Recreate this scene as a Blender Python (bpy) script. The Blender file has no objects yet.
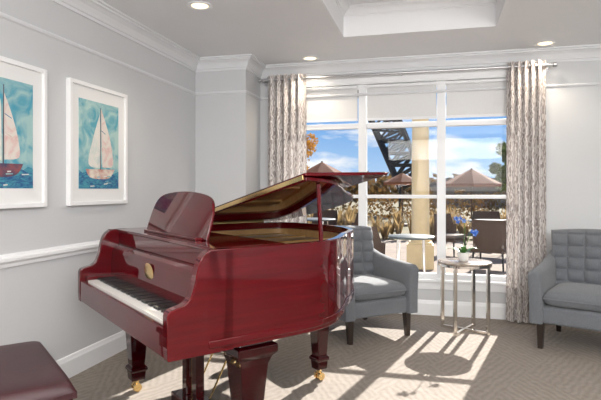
import bpy, bmesh, math, random
from mathutils import Vector, Matrix
random.seed(7)
scene = bpy.context.scene
COL = scene.collection
pi = math.pi

# ------------------------------------------------------------------ materials
def mat(name, color, rough=0.5, metal=0.0, coat=0.0, c2=None, nscale=5.0, stretch=(1,1,1), lo=0.35, hi=0.65,
        bump=0.0, bscale=60.0, emis=None, estr=0.0, sheen=0.0, detail=4.0, subsurf=0.0, spec=None, dist=0.0):
    m = bpy.data.materials.new(name); m.use_nodes = True
    nt = m.node_tree; b = nt.nodes["Principled BSDF"]
    b.inputs["Base Color"].default_value = (*color, 1)
    b.inputs["Roughness"].default_value = rough
    b.inputs["Metallic"].default_value = metal
    b.inputs["Coat Weight"].default_value = coat
    b.inputs["Coat Roughness"].default_value = 0.02
    if spec is not None: b.inputs["Specular IOR Level"].default_value = spec
    if sheen: b.inputs["Sheen Weight"].default_value = sheen
    if emis:
        b.inputs["Emission Color"].default_value = (*emis, 1); b.inputs["Emission Strength"].default_value = estr
    tc = nt.nodes.new("ShaderNodeTexCoord")
    if c2 is not None:
        mp = nt.nodes.new("ShaderNodeMapping"); mp.inputs["Scale"].default_value = stretch
        n = nt.nodes.new("ShaderNodeTexNoise"); n.inputs["Scale"].default_value = nscale
        n.inputs["Detail"].default_value = detail; n.inputs["Distortion"].default_value = dist
        r = nt.nodes.new("ShaderNodeValToRGB")
        r.color_ramp.elements[0].position = lo; r.color_ramp.elements[1].position = hi
        r.color_ramp.elements[0].color = (*color, 1); r.color_ramp.elements[1].color = (*c2, 1)
        nt.links.new(tc.outputs["Object"], mp.inputs[0]); nt.links.new(mp.outputs[0], n.inputs["Vector"])
        nt.links.new(n.outputs["Fac"], r.inputs[0]); nt.links.new(r.outputs[0], b.inputs["Base Color"])
    if bump:
        n2 = nt.nodes.new("ShaderNodeTexNoise"); n2.inputs["Scale"].default_value = bscale
        n2.inputs["Detail"].default_value = 3
        bp = nt.nodes.new("ShaderNodeBump"); bp.inputs["Strength"].default_value = bump
        bp.inputs["Distance"].default_value = 0.01
        nt.links.new(tc.outputs["Object"], n2.inputs["Vector"])
        nt.links.new(n2.outputs["Fac"], bp.inputs["Height"]); nt.links.new(bp.outputs[0], b.inputs["Normal"])
    return m

M_wall = mat("wall_paint", (0.590,0.600,0.612), 0.6, c2=(0.605,0.615,0.627), nscale=2, bump=0.05, bscale=200)
M_ceil = mat("ceiling_paint", (0.80,0.805,0.82), 0.7, c2=(0.82,0.825,0.84), nscale=2)
M_trim = mat("trim_paint", (0.72,0.73,0.75), 0.4, c2=(0.74,0.75,0.77), nscale=3)
M_wtrim = mat("white_trim", (0.84,0.85,0.86), 0.4, c2=(0.86,0.87,0.88), nscale=3)
M_mah = mat("mahogany_lacquer", (0.066,0.0004,0.0024), 0.035, coat=0.25, spec=0.36, c2=(0.092,0.0008,0.0036), nscale=2.0, stretch=(1.0,1.0,14), dist=1.0)
M_mahd = mat("mahogany_dark", (0.022,0.0007,0.0015), 0.05, coat=0.25, spec=0.3, c2=(0.036,0.0012,0.0024), nscale=2.0, stretch=(9,1.5,1.5))
M_gold = mat("piano_plate_gold", (0.60,0.37,0.12), 0.32, metal=0.8, c2=(0.70,0.45,0.17), nscale=8)
M_brass = mat("brass", (0.80,0.58,0.25), 0.2, metal=1.0, c2=(0.85,0.62,0.3), nscale=10)
M_spruce = mat("spruce", (0.42,0.25,0.10), 0.35, coat=0.5, c2=(0.34,0.19,0.07), nscale=6, stretch=(8,1,1))
M_steel = mat("steel_string", (0.6,0.55,0.48), 0.3, metal=1.0)
M_ivory = mat("key_white", (0.80,0.79,0.75), 0.2, coat=0.4)
M_black = mat("key_black", (0.005,0.005,0.006), 0.25, coat=0.2)
M_felt = mat("red_felt", (0.15,0.01,0.01), 0.9)
M_leather = mat("bench_leather", (0.034,0.008,0.011), 0.42, c2=(0.045,0.011,0.014), nscale=12, bump=0.15, bscale=150)
M_fab = mat("grey_upholstery", (0.120,0.129,0.143), 0.9, c2=(0.155,0.166,0.183), nscale=160, bump=0.25, bscale=350, sheen=0.2)
M_dwood = mat("dark_wood", (0.015,0.010,0.008), 0.3, coat=0.3, c2=(0.025,0.015,0.011), nscale=8, stretch=(4,4,1))
M_chrome = mat("satin_nickel", (0.80,0.76,0.70), 0.16, metal=1.0)
M_rod = mat("rod_nickel", (0.55,0.55,0.56), 0.3, metal=1.0)
M_ttop = mat("table_top_stone", (0.22,0.17,0.13), 0.2, coat=0.4, c2=(0.40,0.34,0.28), nscale=9, dist=1.5)
M_pot = mat("white_ceramic", (0.80,0.80,0.79), 0.2, coat=0.5)
M_leaf = mat("orchid_leaf", (0.03,0.12,0.02), 0.35, c2=(0.06,0.2,0.03), nscale=20)
M_stem = mat("orchid_stem", (0.10,0.2,0.04), 0.5)
M_blue = mat("blue_petal", (0.015,0.11,0.50), 0.45, c2=(0.45,0.60,0.80), nscale=45, lo=.5, hi=.72)
M_soil = mat("moss", (0.08,0.07,0.03), 0.95, c2=(0.10,0.13,0.04), nscale=60)
M_mat = mat("picture_mat", (0.80,0.80,0.79), 0.8)
M_frame = mat("picture_frame_white", (0.86,0.86,0.86), 0.3)
M_shade = mat("roller_shade_fabric", (0.80,0.80,0.80), 0.8, c2=(0.76,0.76,0.76), nscale=200)
M_lens = mat("downlight_lens", (1,0.9,0.7), 0.5, emis=(1,0.78,0.45), estr=2.2)

def translucent(m, col, fac):
    nt = m.node_tree; b = nt.nodes["Principled BSDF"]; out = nt.nodes["Material Output"]
    t = nt.nodes.new("ShaderNodeBsdfTranslucent"); t.inputs[0].default_value = (*col,1)
    mx = nt.nodes.new("ShaderNodeMixShader"); mx.inputs[0].default_value = fac
    nt.links.new(b.outputs[0], mx.inputs[1]); nt.links.new(t.outputs[0], mx.inputs[2]); nt.links.new(mx.outputs[0], out.inputs[0])
translucent(M_shade, (0.8,0.79,0.77), 0.13)

M_glass = bpy.data.materials.new("window_glass"); M_glass.use_nodes = True
nt = M_glass.node_tree; nt.nodes.remove(nt.nodes["Principled BSDF"])
a = nt.nodes.new("ShaderNodeBsdfTransparent"); g = nt.nodes.new("ShaderNodeBsdfGlossy"); g.inputs["Roughness"].default_value = 0.01
mx = nt.nodes.new("ShaderNodeMixShader"); mx.inputs[0].default_value = 0.012
nt.links.new(a.outputs[0], mx.inputs[1]); nt.links.new(g.outputs[0], mx.inputs[2]); nt.links.new(mx.outputs[0], nt.nodes["Material Output"].inputs[0])

# carpet
def carpet():
    m = mat("patterned_carpet", (0.4,0.36,0.32), 0.95, bump=0.3, bscale=260)
    nt = m.node_tree; b = nt.nodes["Principled BSDF"]; L = nt.links
    tc = nt.nodes.new("ShaderNodeTexCoord")
    def wave(sx, rot, scale, dist):
        mp = nt.nodes.new("ShaderNodeMapping"); mp.inputs["Scale"].default_value = sx; mp.inputs["Rotation"].default_value = (0,0,rot)
        w = nt.nodes.new("ShaderNodeTexWave"); w.inputs["Scale"].default_value = scale
        w.inputs["Distortion"].default_value = dist; w.inputs["Detail"].default_value = 3; w.inputs["Detail Scale"].default_value = 2
        L.new(tc.outputs["Object"], mp.inputs[0]); L.new(mp.outputs[0], w.inputs["Vector"]); return w
    w1 = wave((1,.5,1), math.radians(45), 8.5, 4.5); w2 = wave((1,.5,1), math.radians(-45), 8.5, 4.5)
    ck = nt.nodes.new("ShaderNodeTexChecker"); ck.inputs["Scale"].default_value = 1.0
    ck.inputs[1].default_value = (0,0,0,1); ck.inputs[2].default_value = (1,1,1,1)
    mpc = nt.nodes.new("ShaderNodeMapping"); mpc.inputs["Scale"].default_value = (2.2,1.1,0.0001); mpc.inputs["Location"].default_value=(0,0,0.00005)
    mpc.inputs["Rotation"].default_value=(0,0,math.radians(45))
    L.new(tc.outputs["Object"], mpc.inputs[0]); L.new(mpc.outputs[0], ck.inputs["Vector"])
    mix = nt.nodes.new("ShaderNodeMix"); mix.data_type = 'FLOAT'
    L.new(ck.outputs["Fac"], mix.inputs[0]); L.new(w1.outputs["Fac"], mix.inputs[2]); L.new(w2.outputs["Fac"], mix.inputs[3])
    n = nt.nodes.new("ShaderNodeTexNoise"); n.inputs["Scale"].default_value = 22; n.inputs["Detail"].default_value = 5
    L.new(tc.outputs["Object"], n.inputs["Vector"])
    add = nt.nodes.new("ShaderNodeMath"); add.operation = 'MULTIPLY_ADD'; add.inputs[1].default_value = 2.4
    L.new(n.outputs["Fac"], add.inputs[0]); L.new(mix.outputs[0], add.inputs[2])
    sc = nt.nodes.new("ShaderNodeMath"); sc.operation='MULTIPLY'; sc.inputs[1].default_value=0.30; L.new(add.outputs[0],sc.inputs[0])
    r = nt.nodes.new("ShaderNodeValToRGB"); r.color_ramp.elements[0].position = 0.2; r.color_ramp.elements[1].position = 0.85
    r.color_ramp.elements[0].color = (0.215,0.184,0.157,1); r.color_ramp.elements[1].color = (0.31,0.272,0.237,1)
    L.new(sc.outputs[0], r.inputs[0]); L.new(r.outputs[0], b.inputs["Base Color"])
    return m
M_carpet = carpet()

def curtain_mat():
    m = mat("curtain_fabric", (0.6,0.55,0.53), 0.85)
    nt = m.node_tree; b = nt.nodes["Principled BSDF"]; L = nt.links
    tc = nt.nodes.new("ShaderNodeTexCoord"); mp = nt.nodes.new("ShaderNodeMapping"); mp.inputs["Scale"].default_value = (1.6,1.6,0.9)
    w = nt.nodes.new("ShaderNodeTexWave"); w.inputs["Scale"].default_value = 10; w.inputs["Distortion"].default_value = 11
    w.inputs["Detail"].default_value = 2; w.inputs["Detail Scale"].default_value = 1.4
    r = nt.nodes.new("ShaderNodeValToRGB"); r.color_ramp.elements[0].position = 0.25; r.color_ramp.elements[1].position = 0.55
    r.color_ramp.elements[0].color = (0.40,0.345,0.33,1); r.color_ramp.elements[1].color = (0.80,0.765,0.735,1)
    L.new(tc.outputs["Object"], mp.inputs[0]); L.new(mp.outputs[0], w.inputs["Vector"]); L.new(w.outputs["Fac"], r.inputs[0]); L.new(r.outputs[0], b.inputs["Base Color"])
    translucent(m, (0.7,0.64,0.6), 0.10)
    return m
M_curt = curtain_mat()

# ------------------------------------------------------------------ mesh helpers
def empty(name, loc=(0,0,0), rz=0.0):
    e = bpy.data.objects.new(name, None); e.location = loc; e.rotation_euler = (0,0,rz); e.empty_display_size = 0.1
    COL.objects.link(e); return e

def add(name, bm, m, parent=None, bevel=0.0, segs=2, smooth=False, angle=35, loc=None, rot=None, subd=0):
    bmesh.ops.recalc_face_normals(bm, faces=bm.faces)
    me = bpy.data.meshes.new(name); bm.to_mesh(me); bm.free()
    me.materials.append(m)
    o = bpy.data.objects.new(name, me); COL.objects.link(o)
    if parent: o.parent = parent
    if loc: o.location = loc
    if rot: o.rotation_euler = rot
    if smooth:
        for p in me.polygons: p.use_smooth = True
        if angle < 180:
            try: me.set_sharp_from_angle(angle=math.radians(angle))
            except Exception: pass
    if bevel:
        b = o.modifiers.new("bevel", 'BEVEL'); b.width = bevel; b.segments = segs; b.limit_method = 'ANGLE'; b.angle_limit = math.radians(40)
    if subd:
        s = o.modifiers.new("sub", 'SUBSURF'); s.levels = subd; s.render_levels = subd
    return o

def bm_box(bm, x0,x1,y0,y1,z0,z1):
    v = [bm.verts.new(p) for p in ((x0,y0,z0),(x1,y0,z0),(x1,y1,z0),(x0,y1,z0),(x0,y0,z1),(x1,y0,z1),(x1,y1,z1),(x0,y1,z1))]
    for f in ((3,2,1,0),(4,5,6,7),(0,1,5,4),(1,2,6,5),(2,3,7,6),(3,0,4,7)): bm.faces.new([v[i] for i in f])

def box(name, x0,x1,y0,y1,z0,z1, m, parent=None, bevel=0.0, segs=2, **k):
    bm = bmesh.new(); bm_box(bm,x0,x1,y0,y1,z0,z1); return add(name,bm,m,parent,bevel,segs,**k)

def boxes(name, lst, m, parent=None, bevel=0.0, **k):
    bm = bmesh.new()
    for b in lst: bm_box(bm,*b)
    return add(name,bm,m,parent,bevel,**k)

def bm_prism(bm, pts, lo, hi, axis='z'):
    def mk(p,h):
        return {'z':(p[0],p[1],h),'x':(h,p[0],p[1]),'y':(p[0],h,p[1])}[axis]
    a = [bm.verts.new(mk(p,lo)) for p in pts]; b = [bm.verts.new(mk(p,hi)) for p in pts]
    n = len(pts); bm.faces.new(a[::-1]); bm.faces.new(b)
    for i in range(n): bm.faces.new((a[i],a[(i+1)%n],b[(i+1)%n],b[i]))

def prism(name, pts, lo, hi, m, parent=None, axis='z', **k):
    bm = bmesh.new(); bm_prism(bm,pts,lo,hi,axis); return add(name,bm,m,parent,**k)

def bm_tube(bm, p0, p1, r0, r1=None, n=12, cap=True):
    r1 = r0 if r1 is None else r1
    p0 = Vector(p0); p1 = Vector(p1); d = (p1-p0).normalized()
    u = d.orthogonal().normalized(); w = d.cross(u)
    A = [bm.verts.new(p0+(u*math.cos(t)+w*math.sin(t))*r0) for t in [2*pi*i/n for i in range(n)]]
    B = [bm.verts.new(p1+(u*math.cos(t)+w*math.sin(t))*r1) for t in [2*pi*i/n for i in range(n)]]
    for i in range(n): bm.faces.new((A[i],A[(i+1)%n],B[(i+1)%n],B[i]))
    if cap: bm.faces.new(A[::-1]); bm.faces.new(B)

def tubes(name, lst, m, parent=None, n=12, **k):
    bm = bmesh.new()
    for t in lst: bm_tube(bm, t[0], t[1], t[2], t[3] if len(t)>3 else None, n)
    return add(name,bm,m,parent,smooth=True,**k)

def path_tube(bm, pts, r, n=8, r_end=None):
    pts=[Vector(p) for p in pts]; rings=[]
    for i,p in enumerate(pts):
        d=(pts[min(i+1,len(pts)-1)]-pts[max(i-1,0)]).normalized()
        u=d.cross(Vector((0.3,1,0.2))).normalized(); w=d.cross(u)
        rr = r if r_end is None else r+(r_end-r)*i/(len(pts)-1)
        rings.append([bm.verts.new(p+(u*math.cos(2*pi*k/n)+w*math.sin(2*pi*k/n))*rr) for k in range(n)])
    for a,b in zip(rings,rings[1:]):
        for i in range(n): bm.faces.new((a[i],a[(i+1)%n],b[(i+1)%n],b[i]))
    bm.faces.new(rings[0][::-1]); bm.faces.new(rings[-1])

def bm_lathe(bm, prof, n=32, c=(0,0,0), rot=0.0):
    rings=[]
    for r,z in prof:
        rings.append([bm.verts.new((c[0]+r*math.cos(2*pi*i/n+rot), c[1]+r*math.sin(2*pi*i/n+rot), c[2]+z)) for i in range(n)])
    for a,b in zip(rings,rings[1:]):
        for i in range(n): bm.faces.new((a[i],a[(i+1)%n],b[(i+1)%n],b[i]))
    bm.faces.new(rings[0][::-1]); bm.faces.new(rings[-1])

def lathe(name, prof, m, parent=None, n=32, c=(0,0,0), **k):
    bm=bmesh.new(); bm_lathe(bm,prof,n,c); return add(name,bm,m,parent,smooth=True,**k)

def catmull(pts, sub=6):
    out=[]
    for i in range(len(pts)-1):
        p0=pts[max(i-1,0)];p1=pts[i];p2=pts[i+1];p3=pts[min(i+2,len(pts)-1)]
        for j in range(sub):
            t=j/sub
            out.append(tuple(0.5*((2*p1[k])+(-p0[k]+p2[k])*t+(2*p0[k]-5*p1[k]+4*p2[k]-p3[k])*t*t+(-p0[k]+3*p1[k]-3*p2[k]+p3[k])*t**3) for k in range(len(p1))))
    out.append(tuple(pts[-1])); return out

def sweep(name, prof, path, m):
    """prof: list of (d,z) d=distance from wall into room, path corners, room on the right-hand side"""
    bm=bmesh.new(); rings=[]
    nrm=[]
    for a,b in zip(path,path[1:]):
        d=Vector((b[0]-a[0],b[1]-a[1])).normalized(); nrm.append(Vector((d.y,-d.x)))
    for i,p in enumerate(path):
        if i==0: off=nrm[0]
        elif i==len(path)-1: off=nrm[-1]
        else:
            off=nrm[i-1]+nrm[i]
            if (nrm[i-1]-nrm[i]).length<1e-4: off=nrm[i]
        rings.append([bm.verts.new((p[0]+off.x*d, p[1]+off.y*d, z)) for d,z in prof])
    n=len(prof)
    for a,b in zip(rings,rings[1:]):
        for i in range(n): bm.faces.new((a[i],a[(i+1)%n],b[(i+1)%n],b[i]))
    bm.faces.new(rings[0]); bm.faces.new(rings[-1][::-1])
    return add(name,bm,m)

# ------------------------------------------------------------------ room
XL,XR,YB,YR,H = -2.35,4.2,5.36,-3.2,2.58
PX,PY = -1.805,4.90
T=0.16
WX0,WX1,WZ0,WZ1 = -1.50,0.88,0.36,2.35
floor = box("floor", XL-T,XR+T,YR-T,YB+T,-0.1,0, M_carpet)
boxes("wall_left", [(XL-T,XL,YR-T,YB+T,0,H)], M_wall)
boxes("wall_right", [(XR,XR+T,YR-T,YB+T,0,H)], M_wall)
boxes("wall_rear", [(XL,XR,YR-T,YR,0,H)], M_wall)
boxes("wall_back", [(XL,WX0,YB,YB+T,0,H),(WX1,XR,YB,YB+T,0,H),(WX0,WX1,YB,YB+T,0,WZ0),(WX0,WX1,YB,YB+T,WZ1,H),
                    (XL,PX,PY,YB,0,H)], M_wall)
# ceiling with tray recess
TX0,TX1,TY0,TY1,TD = -0.747,0.50,2.2,4.48,0.25
boxes("ceiling", [(XL-T,TX0,YR-T,YB+T,H,H+0.1),(TX1,XR+T,YR-T,YB+T,H,H+0.1),(TX0,TX1,YR-T,TY0,H,H+0.1),(TX0,TX1,TY1,YB+T,H,H+0.1),
    (TX0-.05,TX0,TY0-.05,TY1+.05,H+.1,H+TD),(TX1,TX1+.05,TY0-.05,TY1+.05,H+.1,H+TD),(TX0,TX1,TY0-.05,TY0,H+.1,H+TD),(TX0,TX1,TY1,TY1+.05,H+.1,H+TD),
    (TX0-.05,TX1+.05,TY0-.05,TY1+.05,H+TD,H+TD+.08)], M_ceil)
crown=[(0,-0.125),(0.012,-0.125),(0.012,-0.105),(0.022,-0.10),(0.03,-0.08),(0.045,-0.055),(0.07,-0.035),(0.085,-0.03),(0.085,-0.018),(0.10,-0.012),(0.10,0),(0,0)]
P=[(XL,YR),(XL,PY),(PX,PY),(PX,YB),(XR,YB)]
sweep("trim_crown", [(d,H+z) for d,z in crown], P, M_trim)
sweep("trim_tray_crown", [(d*0.7,H+TD+z*0.6) for d,z in crown], [(TX0,TY0),(TX0,TY1),(TX1,TY1),(TX1,TY0)], M_ceil)
sweep("trim_picture_rail", [(0,2.22),(0.012,2.225),(0.018,2.235),(0.012,2.247),(0,2.25)], P, M_trim)
sweep("trim_chair_rail_left", [(0,0.81),(0.012,0.81),(0.016,0.83),(0.03,0.845),(0.03,0.862),(0.016,0.87),(0.012,0.885),(0,0.885)], P[:4], M_wtrim)
sweep("baseboard_left", [(0,0),(0.016,0),(0.016,0.115),(0.01,0.13),(0.006,0.145),(0,0.15)], P[:4], M_wtrim)
sweep("baseboard_back", [(0,0),(0.016,0),(0.016,0.115),(0.01,0.13),(0.006,0.145),(0,0.15)], [(PX+0.017,YB),(XR,YB)], M_wtrim)

# ------------------------------------------------------------------ window
win = empty("window_1")
fy0,fy1 = YB+0.03,YB+0.10
mull=[-0.70,0.09]
fr=[(WX0,WX0+.05,fy0,fy1,WZ0,WZ1),(WX1-.05,WX1,fy0,fy1,WZ0,WZ1),(WX0+.05,WX1-.05,fy0,fy1,WZ0,WZ0+.05),(WX0+.05,WX1-.05,fy0,fy1,WZ1-.05,WZ1)]
for x in mull: fr.append((x-.042,x+.042,fy0-.01,fy1,WZ0+.05,WZ1-.05))
xs=[WX0+.05,mull[0]-.042,mull[0]+.042,mull[1]-.042,mull[1]+.042,WX1-.05]
for i in (0,2,4):
    fr.append((xs[i],xs[i+1],fy0+.005,fy1,1.89,1.945))
    fr.append((xs[i],xs[i+1],fy0+.01,fy1-.01,1.165,1.20))
boxes("frame", fr, M_wtrim, win, bevel=0.004)
boxes("glass", [(xs[i]-.005,xs[i+1]+.005,fy1-.03,fy1-.026,WZ0+.045,WZ1-.045) for i in (0,2,4)], M_glass, win)
boxes("casing", [(WX0-.08,WX0,YB-.022,YB,WZ0-.02,WZ1+.08),(WX1,WX1+.08,YB-.022,YB,WZ0-.02,WZ1+.08),(WX0,WX1,YB-.022,YB,WZ1,WZ1+.08),
    (WX0-.08,WX1+.08,YB-.018,YB,WZ0-.10,WZ0-.025)], M_wtrim, win, bevel=0.004)
boxes("jamb", [(WX0,WX0+.012,YB-.02,fy0,WZ0,WZ1),(WX1-.012,WX1,YB-.02,fy0,WZ0,WZ1),(WX0,WX1,YB-.02,fy0,WZ1-.012,WZ1)], M_wtrim, win)
box("sill", WX0-.09,WX1+.09,YB-.055,fy0+.02,WZ0-.025,WZ0+.002, M_wtrim, win, bevel=0.005)
for i in (0,2,4):
    s = empty("roller_shade")
    box("fabric", xs[i]+.006,xs[i+1]-.006,YB+.012,YB+.015,1.99,2.31, M_shade, s)
    box("hem_bar", xs[i]+.006,xs[i+1]-.006,YB+.008,YB+.020,1.965,1.99, M_wtrim, s, bevel=0.003)
    tubes("roller", [((xs[i]+.006,YB+.0,2.315),(xs[i+1]-.006,YB+.0,2.315),.018)], M_wtrim, s)

# curtains
CY=5.235
def curtain(x0,x1,seed):
    e=empty("curtain")
    rnd=random.Random(seed); nx=110; nz=50; nf=5.5; bm=bmesh.new(); g=[]
    ph=[rnd.uniform(-.5,.5) for _ in range(8)]
    for j in range(nz+1):
        t=j/nz; z=0.012+(2.455-0.012)*t
        row=[]
        for i in range(nx+1):
            s=i/nx
            amp=0.036+0.006*math.sin(6*s+ph[0]*4)
            sag=(1-t)*0.35
            y=CY+amp*math.sin(2*pi*nf*s+0.5*sag*math.sin(5*s+ph[1]*5)) + 0.008*(1-t)*math.sin(17*s+ph[2]*6)
            w=(x1-x0); cx=(x0+x1)/2
            x=cx+(s-.5)*w*(1+0.05*(1-t)) + 0.012*math.cos(4*pi*nf*s)
            row.append(bm.verts.new((x,y,z)))
        g.append(row)
    for j in range(nz):
        for i in range(nx): bm.faces.new((g[j][i],g[j][i+1],g[j+1][i+1],g[j+1][i]))
    o=add("cloth",bm,M_curt,e,smooth=True,angle=180)
    bm=bmesh.new()
    for k in range(11):
        s=(k+0.0)/(2*nf); x=x0+(x1-x0)*s
        pts=[(x+0.006,CY+0.028*math.cos(a),2.41+0.028*math.sin(a)) for kk,a in enumerate([2*pi*q/16 for q in range(17)])]
        path_tube(bm,pts,0.004,6)
    add("grommets",bm,M_rod,e,smooth=True)
curtain(-1.685,-1.275,1); curtain(0.685,1.01,2)
rod=empty("curtain_rod")
tubes("pole",[((-1.76,CY,2.41),(1.08,CY,2.41),.0125)],M_rod,rod)
lathe("finial_a",[(0.012,0),(0.024,0.006),(0.024,0.035),(0.012,0.042)],M_rod,rod,c=(0,0,0),loc=(1.08,CY,2.41),rot=(0,pi/2,0))
lathe("finial_b",[(0.012,0),(0.024,0.006),(0.024,0.030),(0.012,0.036)],M_rod,rod,loc=(-1.752,CY,2.41),rot=(0,-pi/2,0))
boxes("brackets",[(x-.008,x+.008,CY,YB-.0,2.40,2.42) for x in (-1.735,-0.3,1.055)]+[(x-.02,x+.02,YB-.008,YB,2.37,2.45) for x in (-1.735,1.055)],M_rod,rod,bevel=.002)

# recessed lights
def downlight(x,y):
    e=empty("recessed_ceiling_light",(x,y,H))
    lathe("trim_ring",[(0.062,-0.001),(0.088,-0.001),(0.092,-0.006),(0.086,-0.010),(0.064,-0.008),(0.060,-0.003)],M_wtrim,e,n=40)
    lathe("lens",[(0.0005,-0.0045),(0.060,-0.0045),(0.060,-0.002),(0.0005,-0.002)],M_lens,e,n=40)
    l=bpy.data.lights.new("bulb",'SPOT'); l.energy=22; l.color=(1,0.87,0.70); l.spot_size=math.radians(130); l.spot_blend=0.8; l.shadow_soft_size=0.05
    o=bpy.data.objects.new("bulb",l); o.parent=e; o.location=(0,0,-0.03); COL.objects.link(o)
for p in ((-1.62,3.45),(-1.19,5.10),(0.99,5.10),(1.4,3.4),(-1.6,0.8),(1.4,0.8)): downlight(*p)

# ------------------------------------------------------------------ pictures
M_art=[]
for k,(c1,c2) in enumerate((((0.07,0.33,0.45),(0.36,0.55,0.54)),((0.10,0.36,0.45),(0.42,0.60,0.57)))):
    M_art.append(mat("painted_sky_%d"%k,c1,0.7,c2=c2,nscale=7,lo=0.38,hi=0.6,dist=1.2,detail=6))
M_sea=mat("painted_sea",(0.02,0.09,0.25),0.7,c2=(0.07,0.32,0.40),nscale=14,stretch=(1,1,3),dist=1.5)
M_sail=mat("painted_sail",(0.74,0.68,0.62),0.7,c2=(0.70,0.42,0.40),nscale=8,dist=1.5,lo=.45,hi=.7)
M_sail2=mat("painted_sail_pale",(0.76,0.74,0.68),0.7,c2=(0.52,0.62,0.60),nscale=9,dist=1.5,lo=.45,hi=.7)
M_hull=mat("painted_hull",(0.52,0.24,0.20),0.7,c2=(0.75,0.7,0.6),nscale=15)
M_hull2=mat("painted_hull_dark",(0.05,0.06,0.12),0.7,c2=(0.30,0.09,0.09),nscale=15)
M_ink=mat("painted_mast",(0.10,0.08,0.10),0.7)
def picture(y0,y1,k):
    w=y1-y0; h=0.85
    e=empty("framed_sailboat_painting",(XL,(y0+y1)/2,1.145+h/2),pi/2)
    W=w/2; Hh=h/2; f=.028
    boxes("frame",[(-W,-W+f,-.035,0,-Hh,Hh),(W-f,W,-.035,0,-Hh,Hh),(-W+f,W-f,-.035,0,-Hh,-Hh+f),(-W+f,W-f,-.035,0,Hh-f,Hh)],M_frame,e,bevel=.003)
    box("mat_board",-W+f,W-f,-.018,-.004,-Hh+f,Hh-f,M_mat,e)
    aw=W-.105; ah=Hh-.115
    box("canvas",-aw,aw,-.0200,-.018,-ah,ah,M_art[k],e)
    def poly(n,pts,m,d): prism(n,[(x*aw,z*ah) for x,z in pts],-.0200-d,-.0200-d+.0006,m,e,axis='y')
    rr=random.Random(5+k)
    sea=[(-1,-1),(1,-1)]+[(1-2*i/12,-0.62+0.04*math.sin(i*2.1+k)) for i in range(13)]
    poly("sea",sea,M_sea,.0008)
    if k==0:
        main=catmull([(0.02,0.78),(0.30,0.35),(0.50,-0.1),(0.52,-0.42),(0.06,-0.48)],5)+[(0.05,0.1)]
        jib=catmull([(-0.05,0.62),(-0.30,0.1),(-0.52,-0.40),(-0.02,-0.50)],5)
        hull=catmull([(-0.66,-0.56),(-0.5,-0.74),(0,-0.80),(0.45,-0.74),(0.66,-0.54)],5)
    else:
        main=catmull([(0.06,0.86),(0.40,0.40),(0.62,-0.05),(0.66,-0.46),(0.12,-0.50)],5)+[(0.08,0.1)]
        jib=catmull([(0.0,0.74),(-0.34,0.15),(-0.56,-0.44),(0.02,-0.52)],5)
        hull=catmull([(-0.70,-0.56),(-0.5,-0.74),(0.05,-0.78),(0.5,-0.74),(0.78,-0.54)],5)
    poly("main_sail",main,M_sail,.0016); poly("jib_sail",jib,M_sail2,.0016)
    poly("hull",hull,M_hull if k else M_hull2,.0022)
    poly("mast",[(0.0,-0.56),(0.035,-0.56),(0.045,0.88),(0.02,0.88)],M_ink,.0028)
    poly("seam_a",[(0.08,0.0),(0.50,-0.13),(0.50,-0.115),(0.08,0.015)],M_hull,.0026)
    poly("seam_b",[(0.06,0.35),(0.28,0.28),(0.28,0.295),(0.06,0.365)],M_sea,.0026)
    for q in range(9):
        x=rr.uniform(-.9,.7); z=rr.uniform(-.96,-.68); l=rr.uniform(.1,.25)
        poly("wave_stroke",[(x,z),(x+l,z+.01),(x+l,z+.03),(x,z+.025)],M_sail2 if q%2 else M_art[0],.0030+q*.0001)
picture(2.955,3.625,1); picture(2.075,2.745,0)

# ------------------------------------------------------------------ grand piano
pn=empty("grand_piano",(-2.132,2.789,0),math.atan2(-.638,.770))
Wd=1.45; ZB=0.57; ZT=1.0
curve=[(1.45,.62),(1.435,.78),(1.37,.94),(1.25,1.09),(1.13,1.22),(1.03,1.35),(.92,1.46),(.76,1.54),(.58,1.575),(.35,1.58),(.15,1.56),(.035,1.48),(0,1.34)]
outline=[(1.45,.18),(1.45,.40)]+catmull(curve,6)+[(0,.8),(0,.18)]
def offset(pl,d):
    out=[]
    for i,p in enumerate(pl):
        a=pl[max(i-1,0)]; b=pl[min(i+1,len(pl)-1)]
        t=Vector((b[0]-a[0],b[1]-a[1])).normalized(); out.append((p[0]-t.y*d,p[1]+t.x*d))
    return out
def strip(name,outer,inner,z0,z1,m,bev=.004):
    bm=bmesh.new(); R=[]
    for o,i in zip(outer,inner):
        R.append([bm.verts.new((o[0],o[1],z0)),bm.verts.new((o[0],o[1],z1)),bm.verts.new((i[0],i[1],z1)),bm.verts.new((i[0],i[1],z0))])
    for a,b in zip(R,R[1:]):
        for k in range(4): bm.faces.new((a[k],a[(k+1)%4],b[(k+1)%4],b[k]))
    bm.faces.new(R[0]); bm.faces.new(R[-1][::-1])
    return add(name,bm,m,pn,smooth=True,angle=30,bevel=bev)
inner=offset(outline,.035)
strip("rim",outline,inner,ZB,ZT,M_mah)
ol2=outline[1:-1]+[(0,.40)]
strip("inner_rim",offset(ol2,.036),offset(ol2,.075),ZB+.1,ZT-.045,M_spruce,.002)
strip("base_molding",offset(outline,-.006),offset(outline,.0),ZB+.02,ZB+.05,M_mah,.003)
prism("soundboard_bottom",[p for p in offset(outline,.05)],ZB+.08,ZB+.10,M_mahd,pn)
prism("iron_plate",[p for p in offset(outline,.078) if p[1]>.3]+[],ZT-.12,ZT-.10,M_gold,pn)
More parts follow.
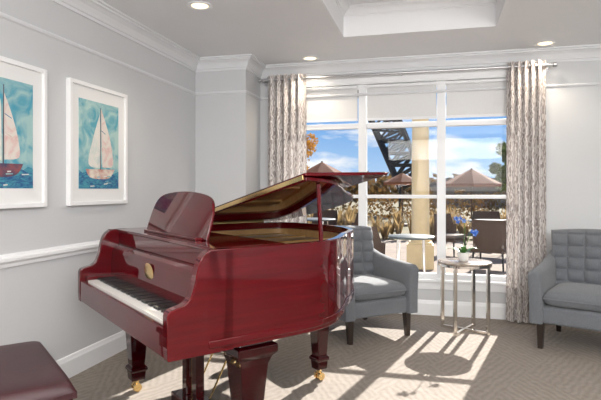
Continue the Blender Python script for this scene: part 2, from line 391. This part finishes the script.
# plate struts, strings, dampers
bm=bmesh.new()
for x0,x1 in ((.15,.2),(.42,.45),(.72,.72),(.98,.92),(1.22,1.05)):
    bm_tube(bm,(x0,.45,ZT-.085),(x1,1.42 if x1<.9 else (1.25 if x1<1 else 1.1),ZT-.085),.014,None,8)
for i in range(5):
    bm_lathe(bm,[(.03,0),(.035,.012),(.02,.02)],16,(.2+.25*i,.72,ZT-.10))
add("plate_struts",bm,M_gold,pn,smooth=True)
bm=bmesh.new()
for i in range(70):
    x=.10+1.2*i/69
    y1=1.46 if x<.8 else 1.46-(x-.8)*.95
    bm_tube(bm,(x,.42,ZT-.075),(x*.93+.02,y1-.05,ZT-.078),.0009,None,4)
add("strings",bm,M_steel,pn)
boxes("dampers",[(.11+1.1*i/60,.11+1.1*i/60+.009,.62,.70,ZT-.07,ZT-.045) for i in range(60)],M_black,pn)
box("pin_block",.06,1.39,.40,.50,ZT-.10,ZT-.06,M_gold,pn,bevel=.004)
bm=bmesh.new()
for i in range(60):
    for j in range(2): bm_tube(bm,(.1+1.22*i/59,.42+.04*j,ZT-.06),(.1+1.22*i/59,.42+.04*j,ZT-.035),.003,None,6)
add("tuning_pins",bm,M_steel,pn)
# arms
arm=[(0.004,ZB-.005),(0.0,ZB+.05),(0.0,.745),(.012,.765),(.04,.775),(.075,.785),(.10,.81),(.118,.86),(.13,.92),(.15,.97),(.185,.997),(.22,1.0),(.30,1.0),(.30,ZB-.005)]
arm=arm[:3]+catmull(arm[2:12],4)[1:]+arm[12:]
prism("arm_bass",arm,0.0,.05,M_mah,pn,axis='x',bevel=.005,segs=3)
prism("arm_treble",arm,Wd-.05,Wd,M_mah,pn,axis='x',bevel=.005,segs=3)
# key bed & keyslip
box("key_bed",.05,Wd-.05,.03,.52,ZB,ZB+.07,M_mahd,pn)
box("keyslip",.05,Wd-.05,.004,.030,ZB,.692,M_mah,pn,bevel=.004)
box("cheek_block_bass",.05,.112,.03,.20,ZB+.07,.722,M_mah,pn,bevel=.006)
box("cheek_block_treble",Wd-.112,Wd-.05,.03,.20,ZB+.07,.722,M_mah,pn,bevel=.006)
kx0,kx1=.113,Wd-.113; kw=(kx1-kx0)/52
boxes("white_keys",[(kx0+i*kw+.0008,kx0+(i+1)*kw-.0008,.033,.188,.665,.702) for i in range(52)],M_ivory,pn,bevel=.0008)
names="ABCDEFG"
boxes("black_keys",[(kx0+(i+1)*kw-.0060,kx0+(i+1)*kw+.0060,.083,.188,.700,.716) for i in range(51) if names[i%7] in "ACDFG"],M_black,pn,bevel=.0015)
box("key_felt",kx0,kx1,.186,.192,.69,.706,M_felt,pn)
fb=[(.190,.70),(.186,.72),(.186,.76),(.193,.86),(.20,.885),(.215,.90),(.24,.905),(.26,.905),(.26,.70)]
prism("fallboard",fb,.05,Wd-.05,M_mah,pn,axis='x',bevel=.003)
box("front_board",.05,Wd-.05,.235,.262,.905,.985,M_mah,pn,bevel=.004)
box("music_shelf",.05,Wd-.05,.225,.60,.985,1.001,M_mah,pn,bevel=.004)
bm=bmesh.new(); bm_lathe(bm,[(.0005,0),(.034,0),(.036,.002),(.03,.004),(.0005,.005)],32)
for v in bm.verts: v.co.x*=1.9; v.co.y*=1.35
add("brass_medallion",bm,M_brass,pn,smooth=True,loc=(.725,.189,.815),rot=(math.radians(94),0,0))
# music desk
desk=[(.31,0),(1.14,0)]+catmull([(1.14,.03),(1.13,.13),(1.09,.20),(.98,.235),(.725,.25),(.47,.235),(.36,.20),(.32,.13),(.31,.03)],5)
desk=[(x-.725,z) for x,z in desk]
prism("music_desk",desk,0,.014,M_mah,pn,axis='y',bevel=.003,loc=(.69,.335,1.004),rot=(math.radians(-17),0,0))
box("desk_ledge",.33,1.06,.300,.338,1.001,1.014,M_mah,pn,bevel=.003)
# lid
al=math.radians(11.3)
loc=(0,0,1.008); rotl=(0,-al,0)
main=[(-.006,.70),(1.462,.70)]+[p for p in offset(outline,-.012) if p[1]>.72]
if main[-1][1]>.76: main.append((-.012,.75))
prism("lid_main",main,0,.020,M_mah,pn,bevel=.006,segs=3,loc=loc,rot=rotl)
box("lid_piano_hinge",.02,1.44,.6965,.7005,.008,.032,M_brass,pn,bevel=.0015,loc=loc,rot=rotl)
prism("lid_front_flap",[(-.006,0),(1.462,0),(1.462,.56),(-.006,.56)],0,.018,M_mah,pn,bevel=.006,segs=3,loc=(-.004,.70,1.031),rot=(math.radians(1.5),-al,0))
tubes("lid_hinge",[((-.004,.72,1.004),(-.004,1.36,1.004),.007)],M_brass,pn)
tubes("prop_stick",[((1.385,.83,ZT-.03),(1.372,.82,1.008+math.tan(al)*1.372-.002),.011)],M_mah,pn,n=10)
# legs
def sqleg(nm,x,y,k=1.0):
    bm=bmesh.new()
    prof=[(.085,ZB+.02),(.085,.535),(.102,.525),(.102,.49),(.082,.465),(.070,.43),(.052,.20),(.048,.165),(.066,.15),(.066,.135),(.055,.125),(.050,.075),(.034,.068)]
    bm_lathe(bm,[(r*k*1.414,z) for r,z in prof[::-1]],4,(x,y,0),pi/4)
    add(nm,bm,M_mahd,pn,bevel=.004)
    bm=bmesh.new()
    bm_tube(bm,(x,y,.035),(x,y,.075),.016)
    bm_tube(bm,(x-.028,y,.025),(x-.006,y,.025),.025,None,24); bm_tube(bm,(x+.006,y,.025),(x+.028,y,.025),.025,None,24)
    bm_tube(bm,(x-.03,y,.025),(x+.03,y,.025),.007)
    add(nm+"_caster",bm,M_brass,pn,smooth=True)
sqleg("leg_bass",.20,.30,.82); sqleg("leg_treble",1.27,.47,1.05); sqleg("leg_tail",.72,1.34,.74)
# lyre
ly=.44
boxes("pedal_lyre",[(.60,.85,ly-.05,ly+.05,.53,ZB+.005),(.630,.690,ly-.024,ly+.024,.10,.53),(.760,.820,ly-.024,ly+.024,.10,.53),(.58,.87,ly-.07,ly+.06,.03,.10)],M_mahd,pn,bevel=.005)
bm=bmesh.new()
for x in (.712,.725,.738): bm_tube(bm,(x,ly,.09),(x,ly,.54),.002,None,8)
for x in (.64,.81): bm_tube(bm,(x,ly+.05,.08),(x*1.0,ly+.36,ZB+.085),.0055,None,8)
for x in (.655,.725,.795):
    bm_box(bm,x-.012,x+.012,ly-.16,ly-.06,.045,.056); bm_lathe(bm,[(.02,0),(.024,.006),(.02,.014)],16,(x,ly-.165,.044))
add("pedals_and_rods",bm,M_brass,pn,smooth=True)
boxes("under_beams",[(.30,.36,.5,1.45,ZB+.01,ZB+.085),(.70,.76,.5,1.5,ZB+.01,ZB+.085),(1.06,1.12,.5,1.15,ZB+.01,ZB+.085),(.62,.82,1.26,1.42,ZB+.0,ZB+.085),(1.17,1.38,.38,.58,ZB,ZB+.085)],M_mahd,pn,bevel=.004)

# bench
bn=empty("piano_bench",(-2.132+.770*.90-.638*.475,2.789-.638*.90-.770*.475,0),math.atan2(-.638,.770))
bm=bmesh.new(); nx,ny=44,24; bw,bd=.375,.18
top=[]
for j in range(ny+1):
    row=[]
    for i in range(nx+1):
        s=-1+2*i/nx; t=-1+2*j/ny
        e_=(1-abs(s)**10)*(1-abs(t)**8)
        row.append(bm.verts.new((s*bw,t*bd,.465+.045*max(e_,0)**.35)))
    top.append(row)
for j in range(ny):
    for i in range(nx): bm.faces.new((top[j][i],top[j][i+1],top[j+1][i+1],top[j+1][i]))
bv=[bm.verts.new((s*bw,t*bd,.44)) for s,t in ((-1,-1),(1,-1),(1,1),(-1,1))]
bnd=[top[0][i] for i in range(nx+1)]; bm.faces.new([bv[1],bv[0]]+bnd)
bm.faces.new([bv[2],bv[1]]+[top[j][nx] for j in range(ny+1)])
bm.faces.new([bv[3],bv[2]]+[top[ny][i] for i in range(nx,-1,-1)])
bm.faces.new([bv[0],bv[3]]+[top[j][0] for j in range(ny,-1,-1)])
bm.faces.new(bv)
add("padded_seat",bm,M_leather,bn,smooth=True,angle=50)
box("apron",-bw+.012,bw-.012,-bd+.012,bd-.012,.36,.44,M_mahd,bn,bevel=.004)
bm=bmesh.new()
for x in (-bw+.05,bw-.05):
    for y in (-bd+.05,bd-.05): bm_lathe(bm,[(.020*1.4,0),(.020*1.4,.02),(.018*1.4,.04),(.030*1.4,.34),(.030*1.4,.36)],4,(x,y,0),pi/4)
add("legs",bm,M_mahd,bn,bevel=.003)

# ------------------------------------------------------------------ armchairs
def armchair(loc,rz):
    e=empty("armchair",(loc[0],loc[1],0),rz)
    box("seat_base",-.30,.30,-.33,.30,.20,.335,M_fab,e,bevel=.02,segs=3,smooth=True,angle=40)
    bm=bmesh.new(); N=26; g=[];g2=[]
    for j in range(N+1):
        r1=[];r2=[]
        for i in range(N+1):
            s=-1+2*i/N;t=-1+2*j/N
            ed=max(0,(1-abs(s)**9)*(1-abs(t)**9))**.4
            x=s*.268; y=-.065+t*.285
            r1.append(bm.verts.new((x,y,.40+.065*ed+.018*(1-s*s)*(1-t*t)))); r2.append(bm.verts.new((x,y,.40-.062*ed)))
        g.append(r1);g2.append(r2)
    for j in range(N):
        for i in range(N):
            bm.faces.new((g[j][i],g[j][i+1],g[j+1][i+1],g[j+1][i])); bm.faces.new((g2[j][i],g2[j+1][i],g2[j+1][i+1],g2[j][i+1]))
    bmesh.ops.remove_doubles(bm,verts=bm.verts,dist=.0005)
    add("seat_cushion",bm,M_fab,e,smooth=True,angle=180)
    bm=bmesh.new()
    path_tube(bm,[(-.262,-.349,.40),(-.1,-.352,.40),(.1,-.352,.40),(.262,-.349,.40)],.006,8)
    add("piping",bm,M_fab,e,smooth=True)
    for sgn,nm in ((-1,"arm_left"),(1,"arm_right")):
        bm=bmesh.new(); rings=[]
        secs=[(-.365,.20,.570,.034),(-.362,.20,.595,.044),(-.34,.20,.612,.050),(-.2,.20,.622,.050),(0,.20,.635,.050),(.18,.20,.665,.048),(.30,.20,.70,.045),(.36,.21,.72,.03)]
        for (y,z0,z1,hw) in secs:
            ring=[]; zc=z1-hw*.75
            cx=sgn*(.318)
            ring.append((cx-hw,z0)); ring.append((cx-hw,(z0+zc)/2))
            for q in range(9):
                a=pi-pi*q/8; ring.append((cx+hw*math.cos(a)+sgn*.012*1,zc+hw*.75*math.sin(a)))
            ring.append((cx+hw,(z0+zc)/2)); ring.append((cx+hw,z0))
            rings.append([bm.verts.new((x,y,z)) for x,z in ring])
        n=len(rings[0])
        for a,b in zip(rings,rings[1:]):
            for i in range(n): bm.faces.new((a[i],a[(i+1)%n],b[(i+1)%n],b[i]))
        bm.faces.new(rings[0]); bm.faces.new(rings[-1][::-1])
        add(nm,bm,M_fab,e,smooth=True,angle=60,bevel=.006)
    bm=bmesh.new(); NX,NZ=80,70; F=[];B=[]; cols,rows=5,4
    for j in range(NZ+1):
        t=j/NZ; fr_=[];br=[]
        for i in range(NX+1):
            s=-1+2*i/NX
            hw=.305+.035*t
            topz=.915-.02*s*s
            z=.36+(topz-.36)*t
            x=s*hw
            yc=.255+.10*t-.05*abs(s)**2.5
            ed=max(0,(1-abs(s)**12)*(1-max(0,2*t-1)**14))**.45
            uu=(s*.5+.5)*cols; vv=(z-.47)/(.40)*rows
            tf=(abs(math.sin(pi*uu))*abs(math.sin(pi*vv)))**.4 if (z>.47 and z<.895) else .4
            th=.055*ed
            fr_.append(bm.verts.new((x,yc-th-.040*tf*ed,z))); br.append(bm.verts.new((x,yc+th,z)))
        F.append(fr_);B.append(br)
    for j in range(NZ):
        for i in range(NX):
            bm.faces.new((F[j][i],F[j][i+1],F[j+1][i+1],F[j+1][i])); bm.faces.new((B[j][i],B[j+1][i],B[j+1][i+1],B[j][i+1]))
    bm.faces.new([v for v in F[0]]+[v for v in B[0][::-1]])
    bmesh.ops.remove_doubles(bm,verts=bm.verts,dist=.0004)
    add("tufted_back",bm,M_fab,e,smooth=True,angle=180)
    bm=bmesh.new()
    for c in range(1,cols):
        for r in range(1,rows):
            s=-1+2*c/cols; z=.47+.40*r/rows; t=(z-.36)/.545
            bmesh.ops.create_icosphere(bm,subdivisions=2,radius=.010,matrix=Matrix.Translation((s*(.305+.035*t),.255+.10*t-.05*abs(s)**2.5-.058,z)))
    add("buttons",bm,M_fab,e,smooth=True)
    bm=bmesh.new()
    for x,y,dx,dy in ((-.29,-.30,0,-.01),(.29,-.30,0,-.01),(-.27,.27,-.01,.05),(.27,.27,.01,.05)):
        r0,r1=.018,.028
        A=[bm.verts.new((x+dx+sx*r0,y+dy+sy*r0,0)) for sx,sy in ((-1,-1),(1,-1),(1,1),(-1,1))]
        Bq=[bm.verts.new((x+sx*r1,y+sy*r1,.215)) for sx,sy in ((-1,-1),(1,-1),(1,1),(-1,1))]
        bm.faces.new(A[::-1]);bm.faces.new(Bq)
        for i in range(4): bm.faces.new((A[i],A[(i+1)%4],Bq[(i+1)%4],Bq[i]))
    add("legs",bm,M_dwood,e,bevel=.003)
armchair((-.63,4.60),math.radians(41.3))
armchair((1.22,4.62),math.radians(-23.3))

# ------------------------------------------------------------------ side table
tx,ty=.28,4.83
tb=empty("side_table",(tx,ty,0),math.radians(20))
lathe("top",[(.0005,.602),(.226,.602),(.232,.606),(.232,.617),(.226,.621),(.0005,.621)],M_ttop,tb,n=56)
bm=bmesh.new(); bm_lathe(bm,[(.205,.580),(.230,.580),(.230,.602),(.205,.602),(.205,.580)],56)
add("top_ring",bm,M_chrome,tb,smooth=True)
bx=[]
for a in range(4):
    x=.208*math.cos(a*pi/2+pi/4); y=.208*math.sin(a*pi/2+pi/4)
    bx.append((x-.014,x+.014,y-.014,y+.014,0,.585))
boxes("legs",bx,M_chrome,tb,bevel=.002)
bm=bmesh.new()
for a in (pi/4,3*pi/4):
    M=Matrix.Rotation(a,3,'Z')
    k=len(bm.verts); bm_box(bm,-.20,.20,-.012,.012,0.0 if a<1 else .001,.024 if a<1 else .025)
    bm.verts.ensure_lookup_table()
    for v in bm.verts[k:]: v.co=M@v.co
add("floor_cross_bars",bm,M_chrome,tb,bevel=.001)

# orchid
orc=empty("potted_orchid",(tx-.01,ty+.01,.621))
lathe("pot",[(.0005,0),(.036,0),(.040,.004),(.050,.045),(.055,.070),(.052,.074),(.047,.070),(.046,.060),(.0005,.060)],M_pot,orc,n=36)
lathe("moss",[(.0005,.058),(.046,.058),(.040,.068),(.0005,.073)],M_soil,orc,n=24)
bm=bmesh.new()
for k,(a,l,c) in enumerate(((0.2,.13,.05),(1.5,.11,.06),(2.7,.14,.04),(3.9,.12,.055),(5.1,.12,.05))):
    N=8; L=[];R=[];C=[]
    for i in range(N+1):
        t=i/N; w=.022*math.sin(pi*min(1,t*.94+.06))**.7; r=.01+l*t; z=.068+c*math.sin(t*2.4)
        d=Vector((math.cos(a),math.sin(a),0)); pr=Vector((-math.sin(a),math.cos(a),0))
        C.append(bm.verts.new(d*r+Vector((0,0,z-.004)))); L.append(bm.verts.new(d*r+pr*w+Vector((0,0,z)))); R.append(bm.verts.new(d*r-pr*w+Vector((0,0,z))))
    for i in range(N):
        bm.faces.new((C[i],C[i+1],L[i+1],L[i])); bm.faces.new((R[i],R[i+1],C[i+1],C[i]))
add("leaves",bm,M_leaf,orc,smooth=True,angle=180)
bm=bmesh.new(); bf=bmesh.new()
stems=[catmull([(0,0,.06),(.008,.005,.2),(.012,0,.31),(-.01,-.01,.37),(-.065,-.02,.375)],6), catmull([(0,.01,.06),(.03,.01,.16),(.065,0,.25),(.105,-.01,.265)],6)]
for s in stems: path_tube(bm,s,.0030,8)
add("stems",bm,M_stem,orc,smooth=True)
fl=[(-.066,-.022,.376),(-.030,-.025,.378),(.004,-.018,.355),(-.048,-.03,.35),(.106,-.016,.262),(.074,-.02,.262),(.094,-.03,.24)]
rf=random.Random(3)
for c in fl:
    n=Vector((rf.uniform(-.5,.5),-1,rf.uniform(-.2,.4))).normalized(); u=n.orthogonal().normalized(); w=n.cross(u)
    for p in range(5):
        a=2*pi*p/5+rf.uniform(-.2,.2); d=u*math.cos(a)+w*math.sin(a); q=n.cross(d)
        vs=[Vector(c), Vector(c)+d*.012+q*.009+n*.003, Vector(c)+d*.025+n*.001, Vector(c)+d*.012-q*.009+n*.003]
        bf.faces.new([bf.verts.new(v) for v in vs])
    bmesh.ops.create_icosphere(bf,subdivisions=1,radius=.004,matrix=Matrix.Translation(Vector(c)+n*.003))
add("blossoms",bf,M_blue,orc)

# ------------------------------------------------------------------ exterior
M_pav=mat("patio_pavers",(0.17,0.125,0.09),0.9,c2=(0.22,0.17,0.125),nscale=4)
M_grass=mat("dry_grass",(0.09,0.085,0.03),0.95,c2=(0.18,0.14,0.07),nscale=1.5)
M_col=mat("column_stucco",(0.72,0.54,0.28),0.7,c2=(0.78,0.60,0.33),nscale=6)
M_iron=mat("black_steel",(0.006,0.007,0.009),0.6)
M_umb=mat("umbrella_canvas",(0.17,0.065,0.030),0.85,c2=(0.22,0.085,0.042),nscale=5)
translucent(M_umb,(.50,.2,.08),.35)
M_pole=mat("umbrella_pole",(0.12,0.07,0.04),0.6)
M_wick=mat("wicker",(0.07,0.042,0.028),0.8,c2=(0.11,0.07,0.045),nscale=90,bump=.5,bscale=120)
M_cush=mat("outdoor_cushion",(0.25,0.20,0.16),0.9)
M_fol=[mat("foliage_orange",(0.42,0.17,0.02),0.8,c2=(0.60,0.34,0.05),nscale=3),
       mat("foliage_green",(0.03,0.05,0.016),0.8,c2=(0.08,0.10,0.035),nscale=2),
       mat("foliage_tan",(0.32,0.23,0.11),0.9,c2=(0.18,0.12,0.06),nscale=5),
       mat("foliage_rust",(0.16,0.065,0.028),0.9,c2=(0.07,0.085,0.028),nscale=1.2)]
for m_,c_ in ((M_fol[0],(.8,.42,.06)),(M_fol[1],(.16,.22,.05)),(M_fol[2],(.5,.35,.16)),(M_fol[3],(.32,.18,.06))): translucent(m_,c_,.3)
M_bark=mat("bark",(0.04,0.03,0.024),0.95,c2=(0.07,0.05,0.04),nscale=10)
M_build=mat("distant_siding",(0.20,0.16,0.13),0.9,c2=(0.25,0.20,0.17),nscale=3)
M_roof=mat("distant_roof",(0.04,0.035,0.035),0.9)
GZ=-.12
box("patio_ground",-14,14,YB+T,14.4,GZ-.1,GZ,M_pav)
box("lawn_ground",-60,60,14.4,110,GZ-.15,GZ-.03,M_grass)
# column
cl=empty("porch_column",(-.20,9.43,GZ))
lathe("shaft",[(.165,.45),(.17,.5),(.165,.55),(.155,.6),(.15,2.0),(.135,3.4),(.15,3.45),(.165,3.5),(.165,3.55)],M_col,cl,n=36)
boxes("plinth",[(-.23,.23,-.23,.23,0,.42),(-.20,.20,-.20,.20,.42,.46),(-.2,.2,-.2,.2,3.55,3.65)],M_col,cl,bevel=.01)
# trestle
tr=empty("steel_trestle",(0,0,0))
bm=bmesh.new()
def seg(a,b,r=.09): bm_tube(bm,a,b,r,None,6)
for yy in (30,31.6):
    A0=Vector((-5.1,yy,9.2)); A1=Vector((-1.75,yy,1.25)); B0=Vector((-3.45,yy,9.4)); B1=Vector((-.55,yy,2.0))
    seg(A0,A1,.16); seg(B0,B1,.16); n=11
    for i in range(n):
        p=A0.lerp(A1,i/n);q=A0.lerp(A1,(i+1)/n); r=B0.lerp(B1,i/n); s=B0.lerp(B1,(i+1)/n)
        seg(p,s,.075); seg(r,q,.075); seg(p,r,.075)
    seg(A1,(-1.75,yy,GZ),.10); seg(B1,(-.55,yy,GZ),.10); seg(A1,B1,.08)
for i in range(12):
    a=Vector((-5.1,30,9.2)).lerp(Vector((-1.75,30,1.25)),i/11); seg(a,a+Vector((0,1.6,0)),.05)
add("lattice_beams",bm,M_iron,tr)
# umbrellas
def umbrella(x,y,r,z):
    e=empty("patio_umbrella",(x,y,GZ))
    bm=bmesh.new(); zz=z-GZ; top=bm.verts.new((0,0,zz+.62*r/1.2)); N=8; mid=[];low=[];hem=[]
    for i in range(N*2):
        a=2*pi*i/(N*2); k=1.0 if i%2==0 else .93
        mid.append(bm.verts.new((.5*r*k*math.cos(a),.5*r*k*math.sin(a),zz+.32*r/1.2))); low.append(bm.verts.new((r*k*math.cos(a),r*k*math.sin(a),zz))); hem.append(bm.verts.new((r*k*math.cos(a),r*k*math.sin(a),zz-.10)))
    for i in range(N*2):
        j=(i+1)%(N*2); bm.faces.new((top,mid[i],mid[j])); bm.faces.new((mid[i],low[i],low[j],mid[j])); bm.faces.new((low[i],hem[i],hem[j],low[j]))
    add("canopy",bm,M_umb,e)
    bm=bmesh.new(); bm_tube(bm,(0,0,.05),(0,0,zz+.66*r/1.2),.03); bm_lathe(bm,[(.28,0),(.28,.06),(.05,.08)],20)
    for i in range(N):
        a=2*pi*i/N; bm_tube(bm,(0,0,zz-.15),(.5*r*math.cos(a),.5*r*math.sin(a),zz+.27*r/1.2),.012,None,6)
    add("pole_and_ribs",bm,M_pole,e,smooth=True)
umbrella(1.40,20,1.05,1.48); umbrella(-1.12,20.5,.72,1.55); umbrella(-3.75,17.9,.75,1.85)
umbrella(5.2,21,1.2,1.6)
# patio tables & chairs
def ptable(x,y,r,h,m_top):
    e=empty("patio_table",(x,y,GZ)); h=h-GZ
    lathe("top",[(.0005,h-.03),(r-.01,h-.03),(r,h-.022),(r,h-.006),(r-.01,h),(.0005,h)],m_top,e,n=40)
    bm=bmesh.new()
    for i in range(4):
        a=pi/4+i*pi/2; bm_tube(bm,(r*.75*math.cos(a),r*.75*math.sin(a),h-.03),(r*.85*math.cos(a),r*.85*math.sin(a),0),.014)
        bm_tube(bm,(r*.8*math.cos(a),r*.8*math.sin(a),.25),(0,0,.25),.01)
    add("legs",bm,M_chrome,e,smooth=True)
M_ptop=mat("patio_table_top",(0.07,0.085,0.085),0.4,c2=(0.09,0.105,0.105),nscale=4,spec=.3)
ptable(-.24,6.30,.27,.71,M_ptop); ptable(1.25,11.8,.5,.60,M_ptop); ptable(-2.6,11.5,.5,.60,M_ptop)
def pchair(x,y,rz):
    e=empty("patio_chair",(x,y,GZ),rz)
    bm=bmesh.new()
    N=14; F=[];B=[]
    for j in range(7):
        t=j/6; z=.36+.5*t; fr_=[];br=[]
        for i in range(N+1):
            a=pi*i/N; rr=.27+.03*t
            zz_=z if math.sin(a)>.3 else min(z,.64)
            fr_.append(bm.verts.new((rr*math.cos(a),rr*math.sin(a)*.95,zz_))); br.append(bm.verts.new(((rr+.03)*math.cos(a),(rr+.03)*math.sin(a)*.95,zz_)))
        F.append(fr_);B.append(br)
    for j in range(6):
        for i in range(N): bm.faces.new((F[j][i],F[j][i+1],F[j+1][i+1],F[j+1][i])); bm.faces.new((B[j][i],B[j][i+1],B[j+1][i+1],B[j+1][i]))
    bm_box(bm,-.28,.28,-.28,.26,.30,.37)
    add("wicker_shell",bm,M_wick,e,smooth=True,angle=60)
    box("cushion",-.25,.25,-.27,.2,.37,.44,M_cush,e,bevel=.02)
    bm=bmesh.new()
    for sx in (-1,1):
        for sy in (-1,1): bm_tube(bm,(sx*.24,sy*.23,.31),(sx*.26,sy*.25,0),.016)
    add("legs",bm,M_iron,e,smooth=True)
pchair(-.78,6.95,math.radians(60)); pchair(.35,11.4,math.radians(60)); pchair(2.15,12.0,math.radians(-70)); pchair(1.25,13.0,0)
pchair(-3.5,11.6,math.radians(80)); pchair(-1.7,11.3,math.radians(-80)); pchair(-2.6,12.7,0); pchair(1.0,9.6,math.radians(160))
# foliage
def leaves(bm,c,rad,n,s,rnd,sq=(1,1,1)):
    for _ in range(n):
        while True:
            p=Vector((rnd.uniform(-1,1),rnd.uniform(-1,1),rnd.uniform(-1,1)))
            if p.length<1: break
        p=p.normalized()*(p.length**.8)
        p=Vector((p.x*sq[0],p.y*sq[1],p.z*sq[2]))*rad+Vector(c)
        u=Vector((rnd.uniform(-1,1),rnd.uniform(-1,1),rnd.uniform(-1,1))).normalized(); w=u.orthogonal().normalized()
        k=s*rnd.uniform(.6,1.3)
        bm.faces.new([bm.verts.new(p+q) for q in (u*k,w*k*.6,-u*k,-w*k*.6)])
def tree(x,y,h,r,m,seed,n=1500,s=.16):
    rnd=random.Random(seed); e=empty("tree",(x,y,GZ-.03))
    bm=bmesh.new(); path_tube(bm,[(0,0,0),(.05,.02,h*.3),(-.05,0,h*.6),(0,0,h*.85)],.03*h,8,.006*h)
    bl=bmesh.new()
    for i in range(16):
        a=rnd.uniform(0,2*pi); z=h*rnd.uniform(.42,.90); rr=r*rnd.uniform(.35,.95)
        p=(rr*math.cos(a),rr*math.sin(a),z+.1*h*rnd.random()); path_tube(bm,[(0,0,z*.6),(p[0]*.5,p[1]*.5,z*.85),p],.012*h,6,.004*h)
        leaves(bl,p,r*rnd.uniform(.25,.42),n//17,s,rnd,(1,1,.75))
    leaves(bl,(0,0,h*.85),r*.4,n//17,s,rnd)
    add("trunk",bm,M_bark,e,smooth=True); add("crown",bl,m,e)
tree(-7.2,26.5,4.3,1.35,M_fol[0],1,1900,.10)
tree(-11.5,27,6.2,2.2,M_fol[0],2,1800,.15)
tree(4.4,28.5,4.0,1.5,M_fol[1],3,2200,.12)
tree(8.2,28.5,5.2,2.0,M_fol[1],4,2200,.15)
tree(12.8,29,5,2.0,M_fol[3],5,1500,.2)
# shrubs / grasses
bm=bmesh.new(); rnd=random.Random(11)
for i in range(150):
    x=rnd.uniform(-8,7.5); y=rnd.uniform(14.6,16.2); h=rnd.uniform(.5,1.0)
    for k in range(18):
        a=rnd.uniform(0,2*pi); d=Vector((math.cos(a),math.sin(a),0)); sp=rnd.uniform(.1,.40)
        b0=Vector((x,y,GZ-.03)); t=Vector((-d.y,d.x,0))*.025
        p1=b0+d*sp*.4+Vector((0,0,h*.6)); p2=b0+d*sp+Vector((0,0,h*rnd.uniform(.8,1)))
        vs=[bm.verts.new(v) for v in (b0-t,b0+t,p1+t,p2,p1-t)]; bm.faces.new(vs)
add("ornamental_grasses",bm,M_fol[2])
bm=bmesh.new()
for i in range(34): leaves(bm,(-15+i*.95+rnd.uniform(-.3,.3),23.6+rnd.uniform(-.5,.5),.45+rnd.uniform(-.1,.3)),.8,170,.09,rnd,(1,.8,.8))
add("shrub_row",bm,M_fol[3])
bm=bmesh.new()
for i in range(60): leaves(bm,(-50+i*1.75,70+rnd.uniform(-4,4),.9+rnd.uniform(-.5,.9)),2.8,190,.5,rnd,(1,1,.75))
add("distant_treeline",bm,M_fol[3])
bd_=empty("distant_building",(4,46,GZ-.03))
box("walls",-4,4,0,6,0,1.7,M_build,bd_)
prism("roof",[(-4.5,1.7),(4.5,1.7),(3.2,2.4),(-3.2,2.4)],-.4,6.4,M_roof,bd_,axis='y')

# ------------------------------------------------------------------ world & lights
w=bpy.data.worlds.new("sky"); scene.world=w; w.use_nodes=True; nt=w.node_tree; Lk=nt.links
bg=nt.nodes["Background"]; tc=nt.nodes.new("ShaderNodeTexCoord"); sp=nt.nodes.new("ShaderNodeSeparateXYZ")
Lk.new(tc.outputs["Generated"],sp.inputs[0])
gr=nt.nodes.new("ShaderNodeValToRGB"); e=gr.color_ramp.elements
e[0].position=0.0; e[0].color=(0.50,0.70,0.92,1); e[1].position=0.5; e[1].color=(0.08,0.22,0.60,1)
k=e.new(0.12); k.color=(0.19,0.42,0.80,1)
Lk.new(sp.outputs[2],gr.inputs[0])
mp=nt.nodes.new("ShaderNodeMapping"); mp.inputs["Scale"].default_value=(1,1,3.2); mp.inputs["Location"].default_value=(0.55,0.1,0.12)
n=nt.nodes.new("ShaderNodeTexNoise"); n.inputs["Scale"].default_value=7.5; n.inputs["Detail"].default_value=7; n.inputs["Distortion"].default_value=.2
cr=nt.nodes.new("ShaderNodeValToRGB"); cr.color_ramp.elements[0].position=.49; cr.color_ramp.elements[1].position=.62
mxx=nt.nodes.new("ShaderNodeMix"); mxx.data_type='RGBA'; mxx.inputs[7].default_value=(0.92,0.94,0.97,1)
Lk.new(tc.outputs["Generated"],mp.inputs[0]); Lk.new(mp.outputs[0],n.inputs["Vector"]); Lk.new(n.outputs["Fac"],cr.inputs[0])
Lk.new(cr.outputs[0],mxx.inputs[0]); Lk.new(gr.outputs[0],mxx.inputs[6]); Lk.new(mxx.outputs[2],bg.inputs[0])
bg.inputs[1].default_value=1.05

sl=bpy.data.lights.new("sun",'SUN'); sl.energy=14.0; sl.angle=math.radians(.55); sl.color=(1,.95,.88)
so=bpy.data.objects.new("sun",sl); COL.objects.link(so)
so.rotation_euler=Vector((-.25,-1,-.63)).to_track_quat('-Z','Y').to_euler()

def area(name,loc,size,power,target,col=(1,.985,.965)):
    l=bpy.data.lights.new(name,'AREA'); l.shape='RECTANGLE'; l.size,l.size_y=size; l.energy=power; l.color=col
    o=bpy.data.objects.new(name,l); COL.objects.link(o); o.location=loc
    o.rotation_euler=(Vector(target)-Vector(loc)).to_track_quat('-Z','Y').to_euler()
area("fill_down_area",(0.9,-.4,2.5),(4.4,3.6),140,(0.9,-.4,0))  # added fill with no fixture, out of view, lifts the room overall
area("fill_front_area",(0.9,-2.3,2.25),(4.0,.5),105,(.2,4.0,1.2))  # added fill behind the camera, aimed forward to brighten the walls
area("fill_up_area",(1.2,-1.0,1.75),(3.0,2.4),160,(1.2,-.6,2.58))  # added unseen fill behind the camera, aimed up to brighten the ceiling

# ------------------------------------------------------------------ camera
cd=bpy.data.cameras.new("camera"); cd.sensor_width=36; cd.lens=36*520/601
cd.shift_y=-10/601; cd.clip_end=500
co=bpy.data.objects.new("camera",cd); COL.objects.link(co)
co.location=(0,0,1.25); co.rotation_euler=(pi/2,0,math.radians(14.2))
scene.camera=co
scene.view_settings.view_transform='Standard'
scene.view_settings.exposure=0.0
